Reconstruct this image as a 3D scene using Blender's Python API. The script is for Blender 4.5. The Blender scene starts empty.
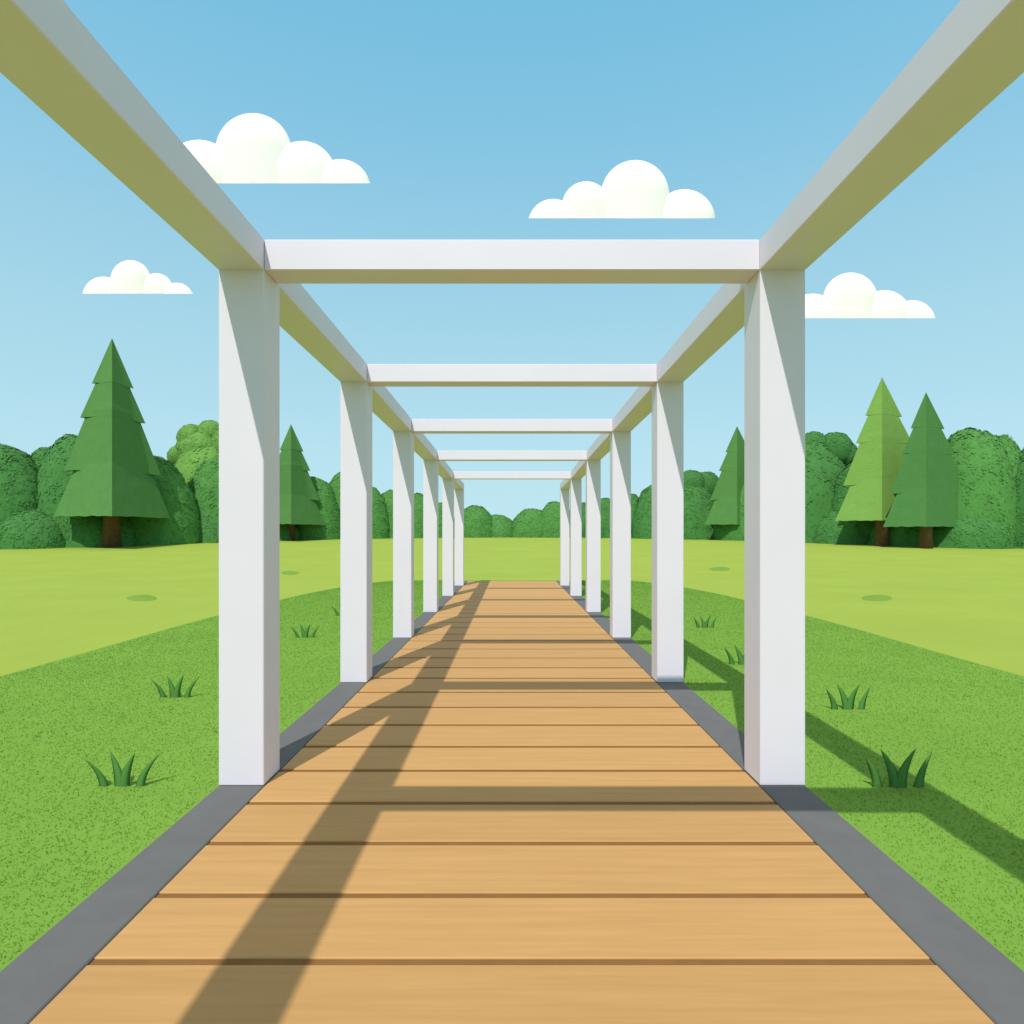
import bpy, bmesh, math, random
from mathutils import Vector, noise, Matrix

S = bpy.context.scene
COL = S.collection
F = 620.0            # focal length in pixels of the 1024 px picture
CAM_Z = 1.505        # eye above the boardwalk
HOR = 537.0          # picture row of the horizon
random.seed(7)

# ------------------------------------------------------------------ helpers
def link(o, parent=None):
    COL.objects.link(o)
    if parent: o.parent = parent
    return o

def tag(o, label=None, cat=None, group=None, kind=None):
    if label: o['label'] = label
    if cat: o['category'] = cat
    if group: o['group'] = group
    if kind: o['kind'] = kind
    return o

def bm_obj(name, bm, mat, parent=None, smooth=False):
    me = bpy.data.meshes.new(name)
    bm.normal_update()
    bm.to_mesh(me); bm.free()
    if smooth:
        for p in me.polygons: p.use_smooth = True
    me.materials.append(mat)
    return link(bpy.data.objects.new(name, me), parent)

def py_obj(name, verts, faces, mat, parent=None, smooth=False):
    me = bpy.data.meshes.new(name)
    me.from_pydata(verts, [], faces)
    me.update()
    if smooth:
        for p in me.polygons: p.use_smooth = True
    me.materials.append(mat)
    return link(bpy.data.objects.new(name, me), parent)

def box(bm, x0, x1, y0, y1, z0, z1, bev=0.0):
    ps = [(x0,y0,z0),(x1,y0,z0),(x1,y1,z0),(x0,y1,z0),(x0,y0,z1),(x1,y0,z1),(x1,y1,z1),(x0,y1,z1)]
    v = [bm.verts.new(p) for p in ps]
    fs = [bm.faces.new([v[i] for i in f]) for f in
          ((3,2,1,0),(4,5,6,7),(0,1,5,4),(1,2,6,5),(2,3,7,6),(3,0,4,7))]
    if bev:
        es = list({e for f in fs for e in f.edges})
        bmesh.ops.bevel(bm, geom=es, offset=bev, segments=1, affect='EDGES', profile=0.5)

def sstep(t):
    t = max(0.0, min(1.0, t)); return t*t*(3-2*t)

GZ = -0.02
def ground_z(y):
    """lawn level with the walk, then a gentle rise up to the trees"""
    return GZ + 1.50*sstep((y-21.0)/51.0)

def px_at(px, d):            # lateral metres of picture column px at depth d
    return (px-512.0)/F*d

def depth_of_row(py):
    lo, hi = 1.0, 72.0
    for _ in range(60):
        m = (lo+hi)/2
        if HOR + F*(CAM_Z-ground_z(m))/m > py: lo = m
        else: hi = m
    return lo

def ground_pt(px, py):
    d = depth_of_row(py)
    return Vector((px_at(px, d), d, ground_z(d)))

# ------------------------------------------------------------------ materials
def new_mat(name, rough=0.6, spec=0.3):
    m = bpy.data.materials.new(name); m.use_nodes = True
    nt = m.node_tree; b = nt.nodes['Principled BSDF']
    b.inputs['Roughness'].default_value = rough
    b.inputs['Specular IOR Level'].default_value = spec
    return m, nt, b

def noise_node(nt, scale, detail=4.0, rough=0.6, vec=None):
    n = nt.nodes.new('ShaderNodeTexNoise')
    n.inputs['Scale'].default_value = scale
    n.inputs['Detail'].default_value = detail
    n.inputs['Roughness'].default_value = rough
    if vec: nt.links.new(vec, n.inputs['Vector'])
    return n

def coords(nt, scale=(1,1,1)):
    tc = nt.nodes.new('ShaderNodeTexCoord'); mp = nt.nodes.new('ShaderNodeMapping')
    mp.inputs['Scale'].default_value = scale
    nt.links.new(tc.outputs['Object'], mp.inputs['Vector'])
    return mp.outputs['Vector']

def ramp2(nt, fac, c0, c1, p0=0.3, p1=0.7):
    r = nt.nodes.new('ShaderNodeValToRGB')
    r.color_ramp.elements[0].position = p0; r.color_ramp.elements[0].color = (*c0,1)
    r.color_ramp.elements[1].position = p1; r.color_ramp.elements[1].color = (*c1,1)
    nt.links.new(fac, r.inputs['Fac'])
    return r.outputs['Color']

def bump(nt, b, h, strength, dist):
    n = nt.nodes.new('ShaderNodeBump')
    n.inputs['Strength'].default_value = strength; n.inputs['Distance'].default_value = dist
    nt.links.new(h, n.inputs['Height']); nt.links.new(n.outputs['Normal'], b.inputs['Normal'])

def mul(c, k): return tuple(min(1.0, x*k) for x in c)

def mottled(name, c, var=0.10, scale=3.0, rough=0.8, spec=0.2, bump_s=0.0, bump_d=0.01, bscale=None):
    m, nt, b = new_mat(name, rough, spec)
    v = coords(nt)
    n = noise_node(nt, scale, 5, 0.62, v)
    nt.links.new(ramp2(nt, n.outputs['Fac'], mul(c,1-var), mul(c,1+var)), b.inputs['Base Color'])
    if bump_s:
        n2 = noise_node(nt, bscale or scale*6, 5, 0.6, v)
        bump(nt, b, n2.outputs['Fac'], bump_s, bump_d)
    return m

PAINT = mottled('white_paint', (0.74,0.688,0.76), 0.02, 1.3, 0.5, 0.3, 0.08, 0.002, 40)
CONC  = mottled('grey_concrete', (0.136,0.135,0.133), 0.06, 6, 0.85, 0.2, 0.25, 0.003, 90)
MEADOW = mottled('meadow_grass', (0.305,0.395,0.064), 0.05, 0.35, 0.95, 0.05, 0.35, 0.03, 9)
LAWN   = mottled('lawn_grass_soil', (0.176,0.325,0.050), 0.06, 0.8, 0.95, 0.05, 0.3, 0.02, 30)
BLADE  = mottled('lawn_blades', (0.205,0.375,0.056), 0.08, 2.0, 0.9, 0.05)
def let_light_through(m, k):                    # thin blades pass some light
    nt = m.node_tree; b = nt.nodes['Principled BSDF']
    tr = nt.nodes.new('ShaderNodeBsdfTranslucent'); mx = nt.nodes.new('ShaderNodeMixShader'); mx.inputs[0].default_value = k
    nt.links.new(b.inputs['Base Color'].links[0].from_socket, tr.inputs['Color'])
    nt.links.new(b.outputs[0], mx.inputs[1]); nt.links.new(tr.outputs[0], mx.inputs[2])
    nt.links.new(mx.outputs[0], nt.nodes['Material Output'].inputs['Surface'])
let_light_through(BLADE, 0.45)
PATCH  = mottled('darker_turf', (0.185,0.305,0.048), 0.05, 1.5, 0.95, 0.05, 0.3, 0.02, 20)
TUFT   = mottled('tuft_blades', (0.115,0.300,0.066), 0.10, 9, 0.8, 0.1)
let_light_through(TUFT, 0.3)
BARK   = mottled('brown_bark', (0.135,0.075,0.040), 0.2, 4, 0.9, 0.1, 0.5, 0.03, 14)
GROOVE = mottled('groove_brown', (0.235,0.118,0.040), 0.08, 8, 0.9, 0.1)
CLOUD  = mottled('cloud_white', (0.89,0.815,0.77), 0.015, 0.03, 1.0, 0.0)

def wood():
    m, nt, b = new_mat('deck_wood', 0.65, 0.2)
    g = noise_node(nt, 1.0, 7, 0.62, coords(nt, (1.2, 26, 26)))
    c = ramp2(nt, g.outputs['Fac'], (0.475,0.263,0.094), (0.545,0.308,0.114), 0.32, 0.68)
    at = nt.nodes.new('ShaderNodeAttribute'); at.attribute_name = 'tone'
    mx = nt.nodes.new('ShaderNodeMix'); mx.data_type = 'RGBA'; mx.blend_type = 'MULTIPLY'
    mx.inputs[0].default_value = 1.0
    nt.links.new(c, mx.inputs[6]); nt.links.new(at.outputs['Fac'], mx.inputs[7])
    nt.links.new(mx.outputs[2], b.inputs['Base Color'])
    bump(nt, b, g.outputs['Fac'], 0.2, 0.003)
    return m
WOOD = wood()

def foliage(name, c, var=0.16, scale=0.9):
    m, nt, b = new_mat(name, 0.8, 0.12)
    v = coords(nt)
    n = noise_node(nt, scale, 3, 0.6, v)
    n2 = noise_node(nt, scale*7, 2, 0.5, v)
    ad = nt.nodes.new('ShaderNodeMath'); ad.operation = 'MULTIPLY_ADD'
    nt.links.new(n2.outputs['Fac'], ad.inputs[0]); ad.inputs[1].default_value = 0.5
    md = nt.nodes.new('ShaderNodeMath'); md.operation = 'MULTIPLY'
    nt.links.new(n.outputs['Fac'], md.inputs[0]); md.inputs[1].default_value = 0.5
    nt.links.new(md.outputs[0], ad.inputs[2])
    nt.links.new(ramp2(nt, ad.outputs[0], mul(c,1-var), mul(c,1+var)), b.inputs['Base Color'])
    bump(nt, b, n2.outputs['Fac'], 0.25, 0.08)
    return m
FOL_DARK  = foliage('foliage_deep_green', (0.062,0.195,0.049))
FOL_MID   = foliage('foliage_mid_green', (0.080,0.232,0.053))
FOL_LIGHT = foliage('foliage_light_green', (0.150,0.315,0.066))
PINE_DARK = foliage('needles_dark', (0.086,0.212,0.057), 0.09, 1.4)
PINE_DEEP = foliage('needles_deep', (0.072,0.195,0.055), 0.09, 1.4)
PINE_LIGHT= foliage('needles_light', (0.185,0.335,0.072), 0.09, 1.4)

# ------------------------------------------------------------------ sun, sky
SUN = Vector((0.238, 0.755, -1.0)).normalized()
to_sun = -SUN
elev = math.asin(to_sun.z)
azim = math.atan2(to_sun.x, to_sun.y)
sd = bpy.data.lights.new('sun', 'SUN'); sd.energy = 3.6; sd.angle = math.radians(0.5); sd.color = (1.0,0.965,0.90)
so = link(bpy.data.objects.new('sun', sd)); so.rotation_euler = SUN.to_track_quat('-Z','Y').to_euler()
so.location = (-20,-60,70)

W = bpy.data.worlds.new('World'); S.world = W; W.use_nodes = True
nt = W.node_tree; bg = nt.nodes['Background']
sky = nt.nodes.new('ShaderNodeTexSky'); sky.sky_type = 'NISHITA'; sky.sun_disc = False
sky.sun_elevation = elev; sky.sun_rotation = azim
sky.air_density = 1.0; sky.dust_density = 0.6; sky.ozone_density = 1.0
# clear blue band low in the sky, unseen zenith brightened and warmed to lift the shade, blended with the physical sky
tc = nt.nodes.new('ShaderNodeTexCoord'); sx = nt.nodes.new('ShaderNodeSeparateXYZ')
nt.links.new(tc.outputs['Generated'], sx.inputs[0])
rp = nt.nodes.new('ShaderNodeValToRGB'); cr = rp.color_ramp
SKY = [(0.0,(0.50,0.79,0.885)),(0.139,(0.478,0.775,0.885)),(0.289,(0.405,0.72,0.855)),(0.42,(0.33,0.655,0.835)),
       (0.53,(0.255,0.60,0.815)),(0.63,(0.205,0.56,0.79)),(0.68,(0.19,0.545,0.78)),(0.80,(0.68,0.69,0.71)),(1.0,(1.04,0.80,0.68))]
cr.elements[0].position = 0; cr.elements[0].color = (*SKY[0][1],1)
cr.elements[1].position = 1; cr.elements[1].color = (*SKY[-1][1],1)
for p,c in SKY[1:-1]:
    e = cr.elements.new(p); e.color = (*c,1)
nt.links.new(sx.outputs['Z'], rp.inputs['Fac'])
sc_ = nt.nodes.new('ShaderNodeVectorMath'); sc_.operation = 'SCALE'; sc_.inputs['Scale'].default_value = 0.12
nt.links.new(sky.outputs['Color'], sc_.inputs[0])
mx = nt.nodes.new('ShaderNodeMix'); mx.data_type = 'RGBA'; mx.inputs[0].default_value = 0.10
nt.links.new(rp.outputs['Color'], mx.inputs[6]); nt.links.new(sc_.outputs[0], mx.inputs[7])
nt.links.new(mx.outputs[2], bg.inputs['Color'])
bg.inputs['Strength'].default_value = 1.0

# ------------------------------------------------------------------ ground
def ground():
    xs = [-900,-300,-120,-60,-40,-25,-12,-6,0,6,12,25,40,60,120,300,900]
    ys = [-200,-60,-20,0,10,18] + [21+1.5*i for i in range(36)] + [80,110,180,400,1200]
    V = [(x,y,ground_z(y)) for y in ys for x in xs]; n = len(xs)
    Fc = [(j*n+i, j*n+i+1, (j+1)*n+i+1, (j+1)*n+i) for j in range(len(ys)-1) for i in range(n-1)]
    o = py_obj('ground', V, Fc, MEADOW, smooth=True)
    tag(o, kind='structure')
ground()

def verge_half(y):           # half width of the darker mown lawn beside the walk
    if y <= 13: return 5.65 + 0.06*math.sin(y*0.7)
    t = (y-13)/10.0
    return 5.65*math.sqrt(max(0.0, 1-(t*0.86)**2.6)) if t < 1.163 else 0
def lawn():
    ys = [-60,-30,-12,-4] + [i*0.75 for i in range(0,31)]
    ys = [y for y in ys if y <= 22.3]
    V = []; Fc = []
    for y in ys:
        w = verge_half(y)
        for s in (-1.0,-0.66,-0.33,0,0.33,0.66,1.0):
            V.append((s*w, y, ground_z(y)+0.006))
    for j in range(len(ys)-1):
        for i in range(6):
            a = j*7+i; Fc.append((a,a+1,a+8,a+7))
    tag(py_obj('lawn', V, Fc, LAWN, smooth=True), kind='structure')
lawn()

def lawn_blades():
    R = random.Random(3)
    V=[]; Fc=[]
    n = 0
    while n < 190000:
        u = R.random()
        y = 1.0 + 20.0*u*u + R.random()*1.0
        s = R.choice((-1,1))
        x = s*(1.80 + (max(1.9,verge_half(y))-1.84)*R.random())
        if abs(x) > 0.95*y + 0.5: continue
        h = R.uniform(0.005,0.013); w = 0.0022 + 0.0006*y
        a = R.uniform(0, math.pi); lx, ly = R.gauss(0,0.5)*h, R.gauss(0,0.5)*h
        dx, dy = math.cos(a)*w, math.sin(a)*w
        z = ground_z(y)+0.005; k = len(V)
        V += [(x-dx,y-dy,z),(x+dx,y+dy,z),(x+lx,y+ly,z+h)]
        Fc.append((k,k+1,k+2)); n += 1
    o = py_obj('lawn_grass', V, Fc, BLADE)
    tag(o, 'short green mown grass beside the walk', 'grass', kind='stuff')
lawn_blades()

# ------------------------------------------------------------------ boardwalk and kerbs
EDGES = [-3.2,-2.76,-2.34,-1.93,-1.52,-1.12,-0.72,-0.33,0.06,0.46,0.88,1.32,1.77,2.2,2.607,3.05,3.51,4.0,4.457,4.97,5.49,6.02,6.62,
         7.15,7.73,8.35,9.0,9.62,10.3,10.95,11.6,12.25,12.95,13.65,14.35,15.05,15.75,16.5,17.3,18.1,18.9,19.7,20.5,21.2]
def boardwalk():
    bm = bmesh.new(); tones = []
    R = random.Random(11)
    for a, b in zip(EDGES, EDGES[1:]):
        g = min(0.036, 0.010 + 0.004*a) if a > 0 else 0.010
        n0 = len(bm.faces)
        box(bm, -1.497, 1.497, a+g, b-g, -0.06, 0.0, 0.004)
        t = R.uniform(0.955,1.04)
        tones += [t]*(len(bm.faces)-n0)
    me = bpy.data.meshes.new('boardwalk'); bm.normal_update(); bm.to_mesh(me); bm.free()
    at = me.attributes.new('tone','FLOAT','FACE')
    for i in range(len(me.polygons)): at.data[i].value = tones[i] if i < len(tones) else 1.0
    me.materials.append(WOOD)
    o = link(bpy.data.objects.new('boardwalk', me)); tag(o, kind='structure')
    bm = bmesh.new(); box(bm, -1.495,1.495,-3.19,21.19,-0.10,-0.007)
    o2 = bm_obj('deck_base', bm, GROOVE, o)
boardwalk()
for s in (-1,1):
    bm = bmesh.new()
    x0, x1 = sorted((s*1.502, s*1.778))
    box(bm, x0, x1, -3.2, 21.2, -0.12, 0.0, 0.006)
    tag(bm_obj('kerb', bm, CONC), kind='structure')

# unseen grey paving added behind the eye to cut green bounce from grass
V = [(-14,-40,GZ+0.012),(14,-40,GZ+0.012),(14,-3.25,GZ+0.012),(-14,-3.25,GZ+0.012)]
tag(py_obj('bounce_paving', V, [(0,1,2,3)], mottled('bounce_paving_grey', (0.30,0.30,0.30), 0.08, 1.5, 0.9, 0.1)), kind='structure')

# ------------------------------------------------------------------ pergola
#            depth, beam underside above the eye
FRAMES = [(-1.75,1.60),(1.05,1.605),(3.75,1.615),(6.41,1.603),(9.25,1.575),(12.40,1.543),(15.80,1.485),(19.15,1.480)]
IN, OUT = 1.5, 1.777
def pergola():
    root = link(bpy.data.objects.new('pergola', None))
    tag(root, 'long white timber pergola with square posts standing over the boardwalk', 'pergola')
    for i, (d, u) in enumerate(FRAMES):
        zt = CAM_Z + u
        for s in (-1,1) if i != 1 else ():      # posts left out here to keep their shadows off the near deck
            bm = bmesh.new(); x0, x1 = sorted((s*(IN+0.0015), s*(OUT-0.0015)))
            box(bm, x0, x1, d, d+0.26, 0.001, zt+0.004, 0.005)
            bm_obj('post', bm, PAINT, root)
        if i < len(FRAMES)-1:
            bm = bmesh.new()
            box(bm, -IN+0.001, IN-0.001, d+0.001, d+0.211, zt+0.002, zt+0.186, 0.004)
            bm_obj('crossbeam', bm, PAINT, root)
    # two side beams running the whole length
    for s in (-1,1):
        bm = bmesh.new(); x0, x1 = sorted((s*IN, s*OUT))
        st = [(FRAMES[0][0]-0.25, FRAMES[0][1])] + FRAMES[1:-1] + [(FRAMES[-1][0]+0.262, FRAMES[-1][1])]
        rings = []
        for d, u in st:
            z = CAM_Z+u
            rings.append([bm.verts.new(p) for p in ((x0,d,z),(x1,d,z),(x1,d,z+0.189),(x0,d,z+0.189))])
        for a, b in zip(rings, rings[1:]):
            for k in range(4):
                bm.faces.new((a[k], a[(k+1)%4], b[(k+1)%4], b[k]))
        bm.faces.new(rings[0][::-1]); bm.faces.new(rings[-1])
        bmesh.ops.recalc_face_normals(bm, faces=bm.faces)
        es = [e for e in bm.edges if abs(e.verts[0].co.y-e.verts[1].co.y) > 0.1]
        bmesh.ops.bevel(bm, geom=es, offset=0.005, segments=1, affect='EDGES')
        bm_obj('side_beam', bm, PAINT, root)
pergola()

# ------------------------------------------------------------------ turf patches
def turf_patch(px, py, wpx, hpx, label):
    c = ground_pt(px, py); d = c.y
    rx = wpx/2/F*d
    ry = (depth_of_row(py-hpx/2)-depth_of_row(py+hpx/2))/2
    V=[(0,0,0.018)]; Fc=[]; n=40
    for k in range(n):
        a = 2*math.pi*k/n; w = 1+0.03*math.sin(3*a+px)
        V.append((rx*0.7*w*math.cos(a), ry*0.7*w*math.sin(a), 0.014 + ground_z(d+ry*0.7*math.sin(a))-c.z))
    for k in range(n):
        a = 2*math.pi*k/n; w = 1+0.03*math.sin(3*a+px)
        V.append((rx*w*math.cos(a), ry*w*math.sin(a), -0.01 + ground_z(d+ry*math.sin(a))-c.z))
    for k in range(n):
        q = (k+1)%n
        Fc += [(0,1+k,1+q),(1+k,1+n+k,1+n+q,1+q)]
    V = [(x+y*c.x/c.y, y, z) for x,y,z in V]      # the oval's long axis lies along the line of sight from the walk
    o = py_obj('turf_patch', V, Fc, PATCH, smooth=True); o.location = c
    tag(o, label, 'grass patch', 'darker oval patches in the pale meadow')
turf_patch(142,598,35,7.5,'darker oval turf patch in the pale meadow below the tall dark conifer on the left')
turf_patch(290,573,22,4.5,'small oval turf patch in the meadow seen just right of the nearest left pergola post')
turf_patch(720,569,24,5,'small oval turf patch in the meadow between the two nearest right pergola posts')
turf_patch(877,598,35,7.5,'darker oval turf patch in the pale meadow below the light green conifer')

# ------------------------------------------------------------------ grass tufts
def tuft(px, py, wpx, label):
    c = ground_pt(px, py); Wd = wpx/F*c.y
    rr = random.Random(int(px))
    V=[]; Fc=[]
    #  base x, tip x, tip z, bend, base half width, y lean     (fractions of the tuft's width)
    blades = [(-0.27,-0.51,0.46,0.55,0.075,-0.10),(-0.025,-0.21,0.52,0.45,0.095,0.05),
              (0.025,0.22,0.53,0.45,0.095,-0.04),(0.27,0.52,0.46,0.55,0.075,0.09)]
    for bx,tx,tz,bend,hw,ly in blades:
        tz *= rr.uniform(0.97,1.04); n=9; k0=len(V)
        for i in range(n+1):
            t = i/n
            x = bx + (tx-bx)*(t**1.7); z = tz*(t**0.92) - 0.02*(1-t)
            w = hw*(1-t)**0.8*(1+0.25*t); th = w*0.28+0.002
            y = ly*t*t
            V += [((x-w)*Wd, y*Wd, z*Wd),(x*Wd,(y-th)*Wd,z*Wd),((x+w)*Wd,y*Wd,z*Wd),(x*Wd,(y+th)*Wd,z*Wd)]
        for i in range(n):
            for q in range(4):
                a=k0+i*4+q; b=k0+i*4+(q+1)%4
                Fc.append((a,b,b+4,a+4))
    o = py_obj('grass_tuft', V, Fc, TUFT, smooth=True); o.location = c
    tag(o, label, 'grass tuft', 'grass tufts on the lawn')
tuft(122,787,67,'largest dark grass tuft on the left lawn, outside the nearest left post')
tuft(175,698,44,'medium dark grass tuft left of the nearest left post, behind the largest one')
tuft(305,638,27,'small dark grass tuft in the gap between the first and second left posts')
tuft(344,616,24,'tiny grass tuft half hidden behind the second post on the left')
tuft(705,628,25,'small dark grass tuft in the gap between the first and second right posts')
tuft(743,665,40,'dark grass tuft partly hidden behind the nearest right post')
tuft(848,710,49,'medium dark grass tuft right of the nearest right post, under the oval patch')
tuft(898,788,75,'largest dark grass tuft on the right lawn beside the grey kerb')

# ------------------------------------------------------------------ conifers
TIERS = [(0.0,0.265,0.0,0.117),(0.20,0.456,0.068,0.183),(0.36,0.75,0.118,0.272),(0.60,1.0,0.155,0.33)]
def conifer(name_label, px, tip, bot, base, mat, group, wscale=1.0, twpx=15):
    D = depth_of_row(base); c = Vector((px_at(px,D), D, ground_z(D)))
    sc = D/F
    root = link(bpy.data.objects.new('conifer', None)); root.location = c
    th = math.atan2(-c.x, c.y); root.rotation_euler.z = th
    wscale *= math.cos(th)
    kite = [(0,-1.25),(1.05,0.15),(0,1.25),(-0.95,0.05)] if px < 512 else [(0,-0.45),(1.22,1.5),(-0.1,1.7),(-1,-0.40)]
    tag(root, name_label, 'conifer', group)
    ztop = (HOR-tip)*sc + CAM_Z - c.z; zbot = (HOR-bot)*sc + CAM_Z - c.z
    Hc = ztop - zbot
    R = random.Random(int(px))
    V=[]; Fc=[]
    per = 9                      # points per side
    notch = [(0,0),(0.265,0.094),(0.456,0.145),(0.75,0.21),(1.0,0.33)]
    def wcont(t):
        for (t0,w0),(t1,w1) in zip(notch, notch[1:]):
            if t <= t1: return w0+(w1-w0)*(t-t0)/(t1-t0)
        return 0.33
    for ti,(t0,t1,w0,w1) in enumerate(TIERS):
        prev = notch[ti][0] if ti < 3 else 2.0
        rows = 7; k0 = len(V); nn = per*4
        for j in range(rows+1):
            f = j/rows; t = t0+(t1-t0)*f
            w = (w0 + (w1-w0)*f)*Hc*wscale
            for s in range(4):
                (ax,ay),(bx,by) = kite[s], kite[(s+1)%4]
                for q in range(per):
                    g = q/per
                    near = s if g < 0.5 else (s+1)%4
                    corner = abs(2*g-1)**4 if near else 0.0     # no flare on the front ridge
                    x = ax*(1-g)+bx*g; y = ay*(1-g)+by*g
                    if t > prev:             # skirts flare at the corners, lie close along the faces
                        base_w = wcont(t)*Hc*wscale
                        ww = base_w + (w-base_w)*(0.04+0.96*corner)
                    else: ww = w
                    x *= ww; y *= ww
                    z = ztop - t*Hc
                    if f == 1.0:
                        z += Hc*0.006*R.random()*(1 if q else 0)
                    elif q:
                        p = Vector((x,y,z))
                        k_ = 1+0.008*noise.noise(p*1.1); x *= k_; y *= k_
                    V.append((x,y,z))
        for j in range(rows):
            for q in range(nn):
                a=k0+j*nn+q; b=k0+j*nn+(q+1)%nn
                Fc.append((a,a+nn,b+nn,b))
        # underside, hollowed upward
        ck = len(V); V.append((0,0,ztop-t1*Hc+0.05*Hc))
        for q in range(nn):
            a=k0+rows*nn+q; b=k0+rows*nn+(q+1)%nn
            Fc.append((a,ck,b))
    bmx = bmesh.new(); me = bpy.data.meshes.new('crown'); me.from_pydata(V,[],Fc); me.update()
    bmx.from_mesh(me); bmesh.ops.remove_doubles(bmx, verts=bmx.verts, dist=1e-4)
    bmesh.ops.recalc_face_normals(bmx, faces=bmx.faces); bmx.to_mesh(me); bmx.free()
    me.materials.append(mat); link(bpy.data.objects.new('crown', me), root)
    bm = bmesh.new(); r = twpx/2*sc
    bmesh.ops.create_cone(bm, cap_ends=True, segments=14, radius1=r*1.08, radius2=r*0.55, depth=zbot+0.55*Hc+0.2,
                          matrix=Matrix.Translation((0,0,(zbot+0.55*Hc-0.2)/2)))
    bm_obj('trunk', bm, BARK, root, smooth=True)
G = 'conifers standing in front of the treeline'
conifer('tallest dark green conifer, left of the nearest left pergola post',112,338,518,547.3,PINE_DARK,G,1.0,15.5)
conifer('dark green conifer seen between the first and second left pergola posts',291,424,525,540.4,PINE_DARK,G,1.02,8.5)
conifer('mid green conifer partly hidden behind the nearest right pergola post',737,426,525,540.4,PINE_DARK,G,1.0,8.5)
conifer('light yellowish green conifer right of the nearest right pergola post',882,377,521,546.2,PINE_LIGHT,G,1.0,12.5)
conifer('deep green conifer at the far right, overlapping the light green one',926,392,527,548.4,PINE_DEEP,G,0.98,11.5)

# ------------------------------------------------------------------ treeline of rounded bushes
def line_depth(px):
    a = abs(px-512)
    pts = [(0,69),(50,67),(120,63.5),(220,59),(330,52.5),(400,48.5),(452,46.5),(600,44),(1200,42)]
    for (x0,d0),(x1,d1) in zip(pts, pts[1:]):
        if a <= x1: return d0+(d1-d0)*(a-x0)/(x1-x0)
    return 42
def bush(label, lobes, mat, back=0.0, leaf=0.15, name='bush', group='rounded bushes of the treeline'):
    """lobes: (px centre, px top row, px half width[, px row of lobe centre]) read off the photograph"""
    cx = lobes[0][0]; D = line_depth(cx)+back
    c = Vector((px_at(cx,D), D, ground_z(D))); sc = D/F
    R = random.Random(int(cx*7+lobes[0][1]))
    ell = []
    for i,l in enumerate(lobes):
        x = (l[0]-cx)*sc; zt = (HOR-l[1])*sc + CAM_Z - c.z; hw = l[2]*sc
        if len(l) > 3: zc = (HOR-l[3])*sc + CAM_Z - c.z
        else: zc = 0.0
        ell.append((Vector((x, 0 if i==0 else R.uniform(-0.3,0.3), zc)), Vector((hw, max(1.2,min(hw*0.85,3.5)), zt-zc))))
    V=[]; Fc=[]
    bm = bmesh.new()
    for ce, ax in ell:
        k = bmesh.ops.create_icosphere(bm, subdivisions=4, radius=1.0)
        for v in k['verts']:
            n = v.co.normalized()
            p = Vector((n.x*ax.x, n.y*ax.y, n.z*ax.z))
            wp = ce+p+c
            f = 1 + 0.045*noise.noise(wp*0.55) + 0.03*noise.noise(wp*1.7)
            v.co = ce+p*f
    # leaf clusters over the surface
    vol = sum(ax.x*ax.z for _,ax in ell)
    nl = int(min(6500, max(900, 230*vol)*(1.7 if len(lobes) > 2 else 1)))
    lv=[]; 
    for _ in range(nl):
        ce, ax = R.choices(ell, weights=[math.sqrt(a.x*a.z) for _,a in ell])[0]
        while True:
            n = Vector((R.gauss(0,1),R.gauss(0,1),R.gauss(0,1)))
            if n.length > 0.1: break
        n.normalize()
        if n.z < -0.1: n.z = -n.z
        p = Vector((n.x*ax.x, n.y*ax.y, n.z*ax.z)); wp = ce+p+c
        f = 1 + 0.045*noise.noise(wp*0.55) + 0.03*noise.noise(wp*1.7)
        p = ce + p*f
        if any(((p-c2).x/a2.x)**2+((p-c2).y/a2.y)**2+((p-c2).z/a2.z)**2 < 0.80 for c2,a2 in ell): continue
        if p.z < 0: continue
        nn = Vector((n.x/ax.x, n.y/ax.y, n.z/ax.z)).normalized()
        nn = (nn + Vector((R.gauss(0,0.15),R.gauss(0,0.15),R.gauss(0,0.15)))).normalized()
        t = nn.orthogonal().normalized(); t.rotate(Matrix.Rotation(R.uniform(0,6.28),3,nn)); b = nn.cross(t)
        s = leaf*R.uniform(0.6,1.25)
        q = p + nn*R.uniform(-0.01,0.035)
        vs = [bm.verts.new(q+t*s), bm.verts.new(q+b*s*0.55), bm.verts.new(q-t*s), bm.verts.new(q-b*s*0.55)]
        bm.faces.new(vs)
    o = bm_obj(name, bm, mat, smooth=True); o.location = c
    tag(o, label, 'bush', group)

# left of the walk
bush('light green scalloped bush behind the nearest left post, above its darker neighbours',
     [(205,436,40),(200,431,22,450),(209,420,14,436),(193,425,13,440),(181,445,12,457),(226,428,15,444)], FOL_LIGHT, 2.6)
bush('deep green bush behind the tallest conifer at the left edge', [(74,436,42),(48,446,26)], FOL_DARK, 1.6)
bush('mid green bush right of the tallest conifer, beside the light scalloped bush', [(152,457,46),(118,468,30)], FOL_MID, 1.2)
bush('mid green rounded bush in front of the light scalloped bush, meeting the nearest left post', [(216,455,36)], FOL_MID, 1.0)
bush('mid green bush hidden mostly by the nearest left post and the conifer behind it', [(258,468,34)], FOL_MID, 1.4)
bush('mid green bush right of the conifer between the first two left posts', [(314,477.5,30)], FOL_MID, 1.2)
bush('higher mid green bush just left of the second left post', [(346,471,27)], FOL_MID, 1.6)
bush('mid green bush right of the second left post', [(369,486,22)], FOL_MID, 1.0)
bush('mid green bush left of the third left post', [(390,489,18)], FOL_MID, 1.2)
bush('mid green bush between the third and fourth left posts', [(417,494,19)], FOL_MID, 1.0)
bush('small mid green bush between the fourth and fifth left posts', [(440,503,17)], FOL_MID, 1.0)
bush('rounded bush at the left end of the walk, beside the last left post', [(475,506,22)], FOL_MID, 0.8)
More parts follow.
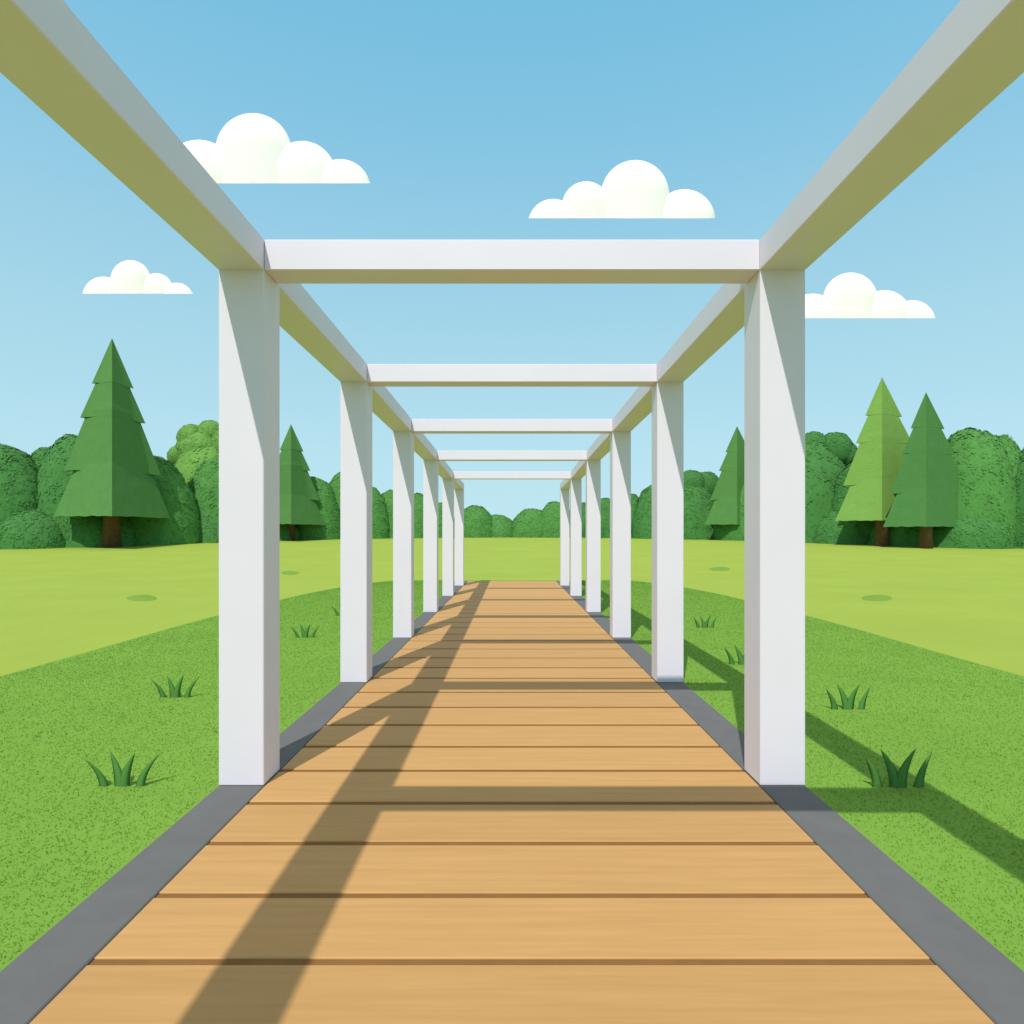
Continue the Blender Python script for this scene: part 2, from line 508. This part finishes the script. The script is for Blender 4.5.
bush('low rounded bush just left of the dip at the end of the walk', [(497,514.5,21)], FOL_MID, 0.6)
# right of the walk
bush('rounded bush just right of the dip at the end of the walk', [(533,508,24)], FOL_MID, 0.6)
bush('taller rounded bush at the right end of the walk, beside the last right post', [(556,501.5,21)], FOL_MID, 0.8)
bush('small deep green bush between the fifth and last right posts', [(582,503,18)], FOL_DARK, 1.0)
bush('deep green bush between the third and fourth right posts', [(604,498.5,21)], FOL_DARK, 1.0)
bush('deep green bush right of the third right post', [(631,494,18)], FOL_DARK, 1.2)
bush('deep green bush left of the second right post', [(656,484.5,25)], FOL_DARK, 1.0)
bush('broad deep green bush between the second right post and the hidden conifer', [(690,478,34),(690,470.5,16,486),(706,472,15,488),(719,478,12,492)], FOL_DARK, 1.2)
bush('mid green bush behind the nearest right post', [(752,468,38)], FOL_MID, 1.4)
bush('tall deep green scalloped bush between the nearest right post and the light conifer',
     [(808,440,48),(815,431,15,448),(835,432,17,450),(845,440,13,455),(790,438,18,456)], FOL_DARK, 1.2)
bush('lower deep green bush behind the light green conifer', [(868,455,42)], FOL_DARK, 1.6)
bush('deep green bush between the light and the deep green conifers', [(912,470,36)], FOL_DARK, 1.4)
bush('mid green rounded bush at the right edge behind the deep green conifer', [(972,427,44),(1000,438,30)], FOL_MID, 1.4)
# the treeline carries on past the sides of the photograph
bush('deep green bush beyond the left edge of the tallest conifer', [(4,444,48)], FOL_DARK, 1.4)
bush('mid green bush at the far left end of the treeline', [(-62,436,52)], FOL_MID, 1.4)
bush('deep green bush at the far right end of the treeline', [(1046,440,50)], FOL_DARK, 1.4)
bush('mid green bush beyond the far right end of the treeline', [(1124,434,52)], FOL_MID, 1.4)
# low hedge along the foot of the treeline
for px, top, hw, lab in (
    (30,506,44,'low deep green shrub at the foot of the treeline, left edge'),
    (96,503,40,'low deep green shrub behind the trunk of the tallest conifer'),
    (160,500,38,'low deep green shrub below the mid green bush, right of the tallest conifer'),
    (212,502,36,'low deep green shrub at the foot of the treeline beside the nearest left post'),
    (270,512,30,'low deep green shrub behind the trunk of the second left conifer'),
    (786,503,40,'low deep green shrub at the foot of the treeline beside the nearest right post'),
    (850,504,40,'low deep green shrub left of the trunk of the light green conifer'),
    (908,505,38,'low deep green shrub between the trunks of the two right conifers'),
    (968,505,42,'low deep green shrub at the foot of the treeline, right edge'),
    (740,511,26,'low deep green shrub behind the trunk of the hidden right conifer')):
    bush(lab, [(px,top,hw)], FOL_DARK, 0.75, name='low_shrub', group='low shrubs at the foot of the treeline')

# ------------------------------------------------------------------ clouds
def cloud(label, bottom, lobes, D):
    """lobes: (px centre, px top row, px radius). Flat-based cumulus standing far off."""
    sc = D/F; cx = sum(l[0] for l in lobes)/len(lobes)
    c = Vector((px_at(cx,D), D, (HOR-bottom)*sc + CAM_Z))
    bm = bmesh.new()
    for x,top,r in lobes:
        rad = r*sc; zc = (bottom-top)*sc - rad
        k = bmesh.ops.create_icosphere(bm, subdivisions=5, radius=1.0)
        for v in k['verts']:
            q = v.co.copy()
            if q.z < 0:                       # the puffs stand straight down to the flat base
                h = math.hypot(q.x,q.y)
                if h > 1e-6: k_ = 1.0/h if h > 0.35 else 1/0.35; q.x *= k_; q.y *= k_
                q.z *= 2.0
            v.co = Vector((q.x*rad + (x-cx)*sc, q.y*rad*0.4, q.z*rad + zc))
    # slice each lobe along the view line of the base so the cloud is flat underneath
    slope = (c.z-CAM_Z)/D*1.05
    for v in bm.verts:
        if v.co.z < slope*v.co.y: v.co.z = slope*v.co.y
    o = bm_obj('cloud', bm, CLOUD, smooth=True); o.location = c
    o.data.set_sharp_from_angle(angle=math.radians(50))
    tag(o, label, 'cloud', 'flat based white clouds in the sky')
cloud('largest white cloud at the upper left, behind the left beam',183,
      [(200,141,38),(254,114.5,38),(303,142,33),(341,160,30)],420)
cloud('white cloud in the upper middle, above the nearest crossbeam',218,
      [(553,199.5,25),(586,182,24),(635,161,34),(684,190,31)],430)
cloud('smallest white cloud at the far left, above the tallest conifer',293.5,
      [(104,277,21),(131,260.5,20),(157,273.5,16),(177,283,17)],520)
cloud('white cloud at the right, partly hidden by the nearest right post',318,
      [(812,294,28),(850,273,27),(884,290.5,26),(912,300.5,23)],470)

# ------------------------------------------------------------------ camera
cd = bpy.data.cameras.new('camera'); cam = link(bpy.data.objects.new('camera', cd))
cd.sensor_fit = 'HORIZONTAL'; cd.sensor_width = 36.0; cd.lens = 36.0*F/1024.0
cd.shift_y = (HOR-512.0)/1024.0
cd.clip_start = 0.05; cd.clip_end = 5000
cam.location = (0,0,CAM_Z); cam.rotation_euler = (math.radians(90),0,0)
S.camera = cam
S.view_settings.view_transform = 'Standard'; S.view_settings.look = 'None'
S.view_settings.exposure = 0.0; S.view_settings.gamma = 1.0
